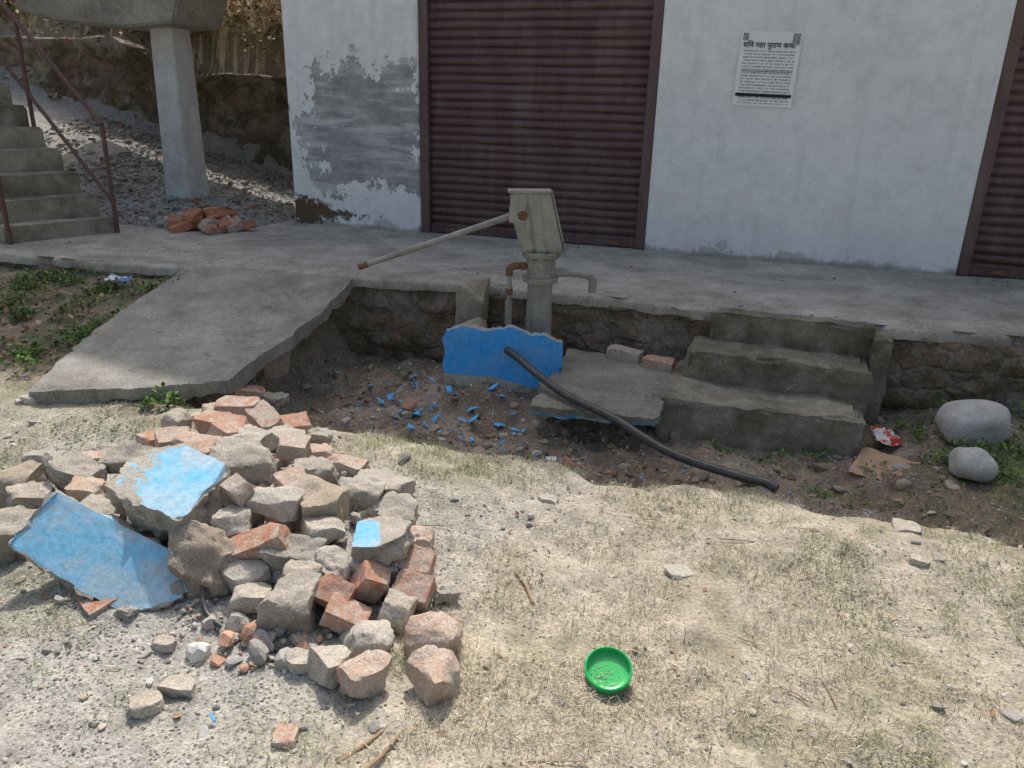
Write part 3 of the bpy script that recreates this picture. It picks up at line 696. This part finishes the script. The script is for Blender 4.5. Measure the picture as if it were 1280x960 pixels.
h('stone',(-2.02,2.80,.14),(.16,.13,.10));h('pink',(-1.83,2.80,.10),(.16,.12,.09),(0,0,40));h('brick',(-2.2,2.62,.22),(.15,.11,.075),(15,10,80))
h('concrete',(-1.66,2.45,.18),(.20,.15,.13),(5,10,60));h('brick',(-1.62,2.27,.24),(.13,.11,.075),(5,10,-30))
h('concrete',(-2.30,1.98,.12),(.18,.14,.11),(5,10,20));h('stone',(-2.42,1.90,.07),(.14,.12,.10))
h('brick',(-1.24,2.27,.08),(.18,.11,.075),(5,15,-50));h('pink',(-1.14,2.33,.06),(.13,.12,.08),(5,0,10))
h('concrete',(-1.85,2.15,.20),(.18,.16,.12));h('brick',(-1.90,1.97,.13),(.20,.11,.075),(20,10,10))
h('brick',(-2.62,2.66,.10),(.20,.11,.075),(5,5,70));h('pink',(-2.56,2.98,.12),(.15,.12,.09),(5,5,30));h('brick',(-2.15,3.05,.10),(.14,.11,.075),(20,5,50))
h('stone',(-1.35,1.90,.12),(.12,.10,.09));h('stone',(-1.40,2.12,.17),(.14,.12,.09),(0,10,45));h('brick',(-1.22,1.88,.10),(.12,.09,.07),(30,20,5))
h('concrete',(-2.70,2.02,.10),(.15,.13,.10),(5,5,40));h('pink',(-2.46,2.08,.14),(.15,.12,.09),(5,5,20));h('concrete',(-1.95,2.95,.10),(.14,.11,.08),(0,5,10))
r=np.random.default_rng(77);n=900;a=r.uniform(0,6.28,n);d=np.sqrt(r.random(n))
X=-1.85+.85*d*np.cos(a)-.25*d*np.sin(a);Y=2.3+.72*d*np.sin(a)-.25*d*np.cos(a)
colr=stonecol(n,78);br=r.random(n)<.25;colr[br]=np.array([(.50,.30,.21)])*r.uniform(.8,1.2,(br.sum(),1))
scatter('small_rubble',np.stack([X,Y,H(X,Y)+.05*(1-d)],1),np.clip(.008+.012*r.pareto(2,n),0,.042),colr,MV,2,.8,79,parent=pile)
loose=[('stone',(-1.48,1.43,.02),(.11,.09,.06),(0,0,20)),('stone',(-1.50,1.33,.02),(.09,.07,.05),(0,0,50)),('brick',(-1.07,1.37,.012),(.06,.07,.03),(0,5,20)),
('stone',(-.78,2.94,.01),(.09,.06,.03),(0,0,0)),('stone',(.71,3.19,.0),(.12,.09,.03),(0,0,0)),('stone',(.70,2.87,.05),(.08,.05,.03),(0,0,-20)),('stone',(-1.65,1.56,.01),(.08,.05,.03),(0,0,0)),
('stone',(-.15,2.55,.005),(.12,.08,.016),(0,0,15)),('stone',(-3.85,3.0,.06),(.10,.09,.06),(0,0,30)),('concrete',(-1.85,1.62,.01),(.06,.05,.03),(0,0,0))]
ls=empty('scattered_stones')
for k,l,s,ro in loose: hunk(k,(l[0],l[1],float(H(l[0],l[1]))+s[2]*.2),s,ro,parent=ls)
hunk('river',(1.15,4.18,-.04),(.25,.22,.17),(0,5,10),seed=5,cuts=16);hunk('river',(1.25,4.66,.02),(.44,.34,.27),(5,-8,15),seed=6,cuts=16)
hunk('brick',(-.83,5.0,.065),(.23,.11,.075),(0,3,-12),name='brick');hunk('brick',(-.585,4.92,.055),(.20,.11,.075),(0,0,-6),name='brick')
bp=empty('brick_pile')
MOB=m_flat('orange_brick',(.56,.26,.15),.95,(.44,.18,.11),14,.5)
r=np.random.default_rng(90)
for i in range(30):
    a=r.uniform(0,6.28);d=math.sqrt(r.random());lay=(1-d)
    hunk('brick' if r.random()<.85 else 'concrete',(-5.35+.42*d*math.cos(a),6.42+.30*d*math.sin(a),.43+.22*lay*r.uniform(.4,1)),(.225,.11,.075),(r.uniform(-25,25),r.uniform(-25,25),r.uniform(0,180)),parent=bp,cuts=7,mat=MOB if i%3 else None)
hunk('stone',(-3.25,4.0,.0),(.2,.2,.16),name='stone');hunk('brick',(-3.12,4.25,-.05),(.23,.11,.2),(5,0,70),name='brick');hunk('concrete',(-3.2,3.65,-.02),(.3,.2,.2),(5,0,70))
hunk('brick',(-2.86,3.62,-.03),(.22,.11,.075),(10,20,60),name='brick');hunk('concrete',(-2.75,3.72,-.10),(.16,.14,.10),(5,10,20))

# blue broken wall
bw=empty('broken_blue_wall',(-1.555,4.56,.10));bw.rotation_euler=(rad(-6),0,rad(8))
N=70;Mz=26;Xs=np.linspace(-.385,.385,N)
topz=.15+.02*fbm(Xs*9,Xs*0,0,3,4)+.035*np.exp(-((Xs-.02)/.12)**2)-.05*ss(.25,.39,Xs)
botz=-.22-.015*fbm(Xs*6,Xs*0,0,8,3)
rows=[];ex_=[]
for t in np.linspace(0,1,Mz):
    Z=botz+(topz-botz)*t;rows.append(np.stack([Xs+.014*fbm(Z*12,Xs*0+np.sign(Xs)*3,0,9,3)*(np.abs(Xs)>.33),-.05+.003*fbm(Xs*9,Z*9,0,12,3),Z],1))
    ex_.append(.0+1.3*ss(-.17,-.11,Z+.07*ss(-.1,.35,Xs)))
for (yy,dz) in ((-.04,.004),(-.01,.008),(.02,.004),(.05,-.01)):
    rows.append(np.stack([Xs,yy+.006*fbm(Xs*20,Xs*0+yy*40,0,14,3),topz+dz+.010*fbm(Xs*25,Xs*0+yy*60,0,15,3)],1));ex_.append(np.full(N,-.1))
rows.append(np.stack([Xs,np.full(N,.06),botz],1));ex_.append(np.zeros(N)-.3)
P=np.concatenate(rows);ii=np.arange(len(P)).reshape(-1,N);F=np.stack([ii[:-1,:-1].ravel(),ii[:-1,1:].ravel(),ii[1:,1:].ravel(),ii[1:,:-1].ravel()],1)
Fl=[tuple(a) for a in F]+[tuple(ii[:,0][::1]),tuple(ii[:,-1][::-1])]
Ex=np.zeros((len(P),3));Ex[:,0]=np.concatenate(ex_)
mesh_obj('painted_panel',P,Fl,MCBW,True,parent=bw,extra=Ex,sharp=45)
hunk('concrete',(0,.02,-.26),(.76,.14,.14),(0,0,0),parent=bw,name='footing',cuts=16,mat=MCBR)
hunk('pink',(-.30,.26,.02),(.24,.30,.34),(0,0,10),parent=bw,name='core_masonry',cuts=14,mat=MCBR)
hunk('pink',(-1.99,5.10,.20),(.20,.20,.52),(0,2,8),name='broken_brick_pier',cuts=16,seed=33,mat=MCBR)

# ---------------------------------------------------------------- hand pump
hp=empty('hand_pump',(-1.43,4.93,0));hp.rotation_euler=(0,0,rad(20))
T=lambda nm,p,r_,m=MPU,seg=24:tube(nm,p,r_,m,hp,seg)
T('pedestal',[(0,0,-.2),(0,0,.0),(0,0,.25),(0,0,.53)],[.096,.094,.088,.084],seg=36)
T('pedestal_flange',[(0,0,.530),(0,0,.548)],.118,seg=36)
T('water_tank_flange',[(0,0,.550),(0,0,.566)],.122,seg=36)
T('water_tank',[(0,0,.567),(0,0,.70)],.095,seg=36)
T('tank_top_flange',[(0,0,.701),(0,0,.716)],.128,seg=36)
T('head_flange',[(0,0,.718),(0,0,.735)],.130,seg=36)
for k in range(8):
    a=k*math.pi/4+.3;T('bolt_%d'%k,[(.108*math.cos(a),.108*math.sin(a),.69),(.108*math.cos(a),.108*math.sin(a),.752)],.009,MRUST,6)
def slantplate(nm,prof,y0,y1,mat=MPU,bev=.002):
    bm=bmesh.new();a_=[bm.verts.new((p,y0,q)) for p,q in prof];b_=[bm.verts.new((p,y1,q)) for p,q in prof]
    bm.faces.new(a_);bm.faces.new(b_[::-1]);n=len(prof)
    for i in range(n): bm.faces.new((a_[i],b_[i],b_[(i+1)%n],a_[(i+1)%n]))
    bmesh.ops.recalc_face_normals(bm,faces=bm.faces[:]);bmesh.ops.bevel(bm,geom=bm.edges[:],offset=bev,segments=2,affect='EDGES');bm_obj(nm,bm,mat,hp,sharp=40)
slantplate('pump_head',[(-.135,.735),(.145,.735),(.045,1.12),(-.215,1.115),(-.215,1.0)],-.078,.078,bev=.006)
slantplate('top_cover',[(-.232,1.116),(.054,1.121),(.054,1.134),(-.232,1.129)],-.086,.086)
slantplate('front_cover',[(.150,.738),(.160,.740),(.060,1.115),(.050,1.113)],-.083,.083)
slantplate('side_seam',[(-.055,.738),(-.043,.738),(-.105,1.11),(-.117,1.11)],-.083,-.079)
slantplate('side_rib',[(.030,.738),(.040,.738),(-.03,1.11),(-.040,1.11)],-.0825,-.079)
T('pivot_bolt',[(-.135,-.105,.975),(-.135,.105,.975)],.020,MRUST,14);T('pivot_washer',[(-.135,-.09,.975),(-.135,.09,.975)],.032,MRUST,20)
slantplate('bracket',[(-.222,.93),(-.12,.92),(-.12,1.02),(-.222,1.03)],-.088,-.079)
hs=V((-.14,0,.985));he=V((-1.22,0,.60))
T('handle_bar',[hs,hs+(he-hs)*.5,he],[.023,.020,.018],MPU,12)
T('handle_grip',[he+(hs-he)*.06,he],[.0205,.021],MRUST,12)
T('spout',spline([(.08,0,.585),(.20,0,.592),(.29,0,.583),(.345,0,.568),(.358,0,.53),(.358,0,.46)],6),.028,MPU,18)
T('spout_collar',[(.085,0,.585),(.105,0,.587)],.036,MPU,18)
T('side_pipe',[(-.21,-.03,-.15),(-.21,-.03,.585)],.017,MPU,14);T('side_sleeve',[(-.21,-.03,.22),(-.21,-.03,.40)],.024,MPU,14)
T('elbow',spline([(-.21,-.03,.57),(-.21,-.03,.615),(-.18,-.03,.635),(-.13,-.02,.635)],6),.024,MRUST,14)
T('connector',[(-.19,-.03,.635),(-.06,-.01,.632)],.018,MRUST,14);T('valve_nut',[(-.135,-.02,.634),(-.105,-.015,.634)],.030,MRUST,6)
T('coupling',[(-.21,-.03,.44),(-.21,-.03,.48)],.026,MRUST,12)

tube('black_hose',spline([(-1.52,4.52,.15),(-1.42,4.44,.135),(-1.25,4.29,.10),(-1.0,4.10,.055),(-.7,3.93,.03),(-.35,3.74,-.04),(0,3.57,-.03),(.13,3.50,-.01),(.19,3.47,-.02)],8),.024,MBLK,None,16)
tube('black_cable',spline([(-1.70,1.84,.16),(-1.62,1.72,.06),(-1.52,1.68,.03),(-1.38,1.66,.022),(-1.24,1.655,.02),(-1.13,1.66,.012)],8),.010,MBLK,None,10)

MGN=m_flat('green_plastic',(.02,.42,.10),.3,(.03,.50,.14),40,0,.5)
ld=empty('green_lid',(-.29,1.90,float(H(-.29,1.90))+.024));ld.rotation_euler=(rad(20),rad(4),0)
pr=[(.0,.004),(.045,.004),(.060,.0045),(.064,.008),(.066,.024),(.069,.026),(.072,.024),(.0715,.006),(.068,-.002),(0,-.003)]
vs=[];fs=[];sg=56
for (a,b) in pr:
    for k in range(sg):
        q=2*math.pi*k/sg;rr=a+(.0008*(k%2) if a>.0712 else 0);vs.append((rr*math.cos(q),rr*math.sin(q),b))
for i in range(len(pr)-1):
    for k in range(sg): fs.append((i*sg+k,i*sg+(k+1)%sg,(i+1)*sg+(k+1)%sg,(i+1)*sg+k))
mesh_obj('lid_body',vs,fs,MGN,True,parent=ld,sharp=40)
scatter('grit',np.stack([RNG.normal(.0,.025,45),RNG.normal(-.02,.02,45),np.full(45,.005)],1),RNG.uniform(.0008,.003,45),stonecol(45,5),MV,1,.6,6,parent=ld)

def shards(name,spots,mat,seed,th=.006):
    r=np.random.default_rng(seed);bm=bmesh.new()
    for (cx,cy,s) in spots:
        k=r.integers(3,6);an=np.sort(r.uniform(0,6.28,k));
        if len(set(np.round(an,1)))<3: an=np.array([0,2.2,4.1])
        tx,ty=r.normal(0,.35,2);zz=float(H(cx,cy))+s*.35*abs(tx)+.012
        rr=[s*r.uniform(.6,1.1) for _ in an]
        t=[bm.verts.new((cx+q*math.cos(a),cy+q*math.sin(a),zz+th+q*math.cos(a)*tx+q*math.sin(a)*ty)) for a,q in zip(an,rr)]
        b=[bm.verts.new((v.co.x,v.co.y,v.co.z-th)) for v in t]
        bm.faces.new(t);bm.faces.new(b[::-1])
        for i in range(len(t)): bm.faces.new((b[i],b[(i+1)%len(t)],t[(i+1)%len(t)],t[i]))
    return bm_obj(name,bm,mat)
r=np.random.default_rng(44);sp=[]
for i in range(44): sp.append((r.normal(-1.72,.32),r.normal(4.0,.24),r.uniform(.010,.045)))
for i in range(34): sp.append((r.normal(-1.12,.18),r.normal(3.62,.14),r.uniform(.008,.028)))
for i in range(16): sp.append((r.uniform(-2.4,-1.9),r.uniform(4.3,5.0),r.uniform(.012,.038)))
for i in range(12): sp.append((r.uniform(-.9,.3),r.uniform(3.5,4.0),r.uniform(.008,.024)))
sp+=[(-1.51,3.83,.055),(-1.95,4.05,.04),(-.34,3.52,.045),(-3.03,3.60,.06),(-2.9,3.58,.03),(-1.30,1.36,.016),(-1.63,4.2,.05),(-1.9,4.2,.045)]
shards('blue_paint_chips',sp,m_flat('blue_paint',(.08,.40,.84),.7,(.20,.54,.84),30),45)
sp=[(r.normal(-1.12,.15),r.normal(3.62,.12),r.uniform(.006,.018)) for i in range(30)]+[(r.uniform(-1.5,1.8),r.uniform(1.4,3.3),r.uniform(.004,.014)) for i in range(120)]
shards('plaster_flakes',sp,m_flat('white_plaster',(.66,.64,.60),.8,(.55,.50,.44),30),46,.003)

def crumple(name,loc,w,l,mat,seed,amp=.02,rot=0):
    n=14;vs=[];fs=[]
    for j in range(n):
        for i in range(n):
            X=w*(i/(n-1)-.5);Y=l*(j/(n-1)-.5);vs.append((X,Y,amp*float(fbm(X*22,Y*22,0,seed,3))+amp*.8))
    for j in range(n-1):
        for i in range(n-1): fs.append((j*n+i,j*n+i+1,(j+1)*n+i+1,(j+1)*n+i))
    o=mesh_obj(name,vs,fs,mat,True);o.location=loc;o.rotation_euler=(rad(12),0,rad(rot));return o
def two(name,a,b,sc):
    t=NT(name);t.col(t.ramp(t.noise(sc,2,.4),[(.49,a),(.53,b)]));t.R(.35);return t.m
def gz(x,y,o=.02): return (x,y,float(H(x,y))+o)
crumple('snack_wrapper',gz(.80,4.62,.04),.13,.16,two('red_white_foil',(.72,.70,.68),(.60,.08,.04),22),3,.028,20)
crumple('cardboard_scrap',gz(.76,4.24,.012),.30,.26,m_flat('cardboard',(.50,.34,.22),.9,(.42,.28,.18)),5,.012,-20)
crumple('milk_sachet',gz(-4.62,4.50,.06),.17,.12,two('blue_white_plastic',(.85,.85,.87),(.15,.3,.6),18),7,.02,15)
crumple('pink_wrapper',gz(1.44,4.05,.03),.09,.08,two('pink_foil',(.7,.6,.6),(.6,.15,.25),25),8,.02,15)
crumple('white_wrapper',gz(-.90,3.42,.03),.05,.04,m_flat('white_plastic',(.7,.7,.68),.5),9,.01,0)
tw=empty('dry_twigs');MTW=m_flat('dry_wood',(.30,.20,.12),.9,(.42,.30,.2),50,.3)
r=np.random.default_rng(50)
for i in range(24):
    X,Y=r.uniform(-1.2,1.4),r.uniform(1.3,3.2);a=r.uniform(0,3.14);L=r.uniform(.02,.08)
    if i==0:X,Y,a,L=-.86,1.44,1.2,.10
    if i==1:X,Y,a,L=-.80,1.40,1.35,.08
    if i==2:X,Y,a,L=-.67,2.25,2.2,.10
    z=float(H(X,Y))+.006
    tube('twig_%d'%(i+1),[(X-L*math.cos(a),Y-L*math.sin(a),z),(X+.01,Y,z+.004),(X+L*math.cos(a),Y+L*math.sin(a),z)],[.007,.006,.004] if i<3 else [.0022,.0022,.0013],MTW,tw,7)

# ---------------------------------------------------------------- light and camera
w=bpy.data.worlds.new('World');scn.world=w;w.use_nodes=True;nt=w.node_tree
sky=nt.nodes.new('ShaderNodeTexSky');sky.sky_type='NISHITA';sky.sun_disc=False
EL,AZ=rad(53),rad(-17)
sky.sun_elevation=EL;sky.sun_rotation=AZ;sky.dust_density=7.0;sky.air_density=1.6;sky.ozone_density=1.5
nt.links.new(sky.outputs[0],nt.nodes['Background'].inputs[0]);nt.nodes['Background'].inputs[1].default_value=.15
sl=bpy.data.lights.new('sun','SUN');sl.energy=3.3;sl.angle=rad(.9);sl.color=(1,.965,.91)
so=bpy.data.objects.new('sun',sl);LINK(so)
d=V((math.sin(AZ)*math.cos(EL),math.cos(AZ)*math.cos(EL),math.sin(EL)));so.rotation_euler=d.to_track_quat('Z','Y').to_euler();so.location=(0,20,20)
th=rad(20);yw=rad(18.1);ro=rad(1.5)
f=V((-math.sin(yw)*math.cos(th),math.cos(yw)*math.cos(th),-math.sin(th)))
r0=V((math.cos(yw),math.sin(yw),0));u0=r0.cross(f)
rr=math.cos(ro)*r0+math.sin(ro)*u0;uu=math.cos(ro)*u0-math.sin(ro)*r0
cam=bpy.data.cameras.new('camera');cam.sensor_width=36;cam.lens=27;cam.clip_end=1000;cam.clip_start=.05
co=bpy.data.objects.new('camera',cam);LINK(co)
M=Matrix((rr,uu,-f)).transposed().to_4x4();M.translation=V((0,0,1.65));co.matrix_world=M
scn.camera=co
scn.view_settings.view_transform='Standard';scn.view_settings.look='None';scn.view_settings.exposure=0
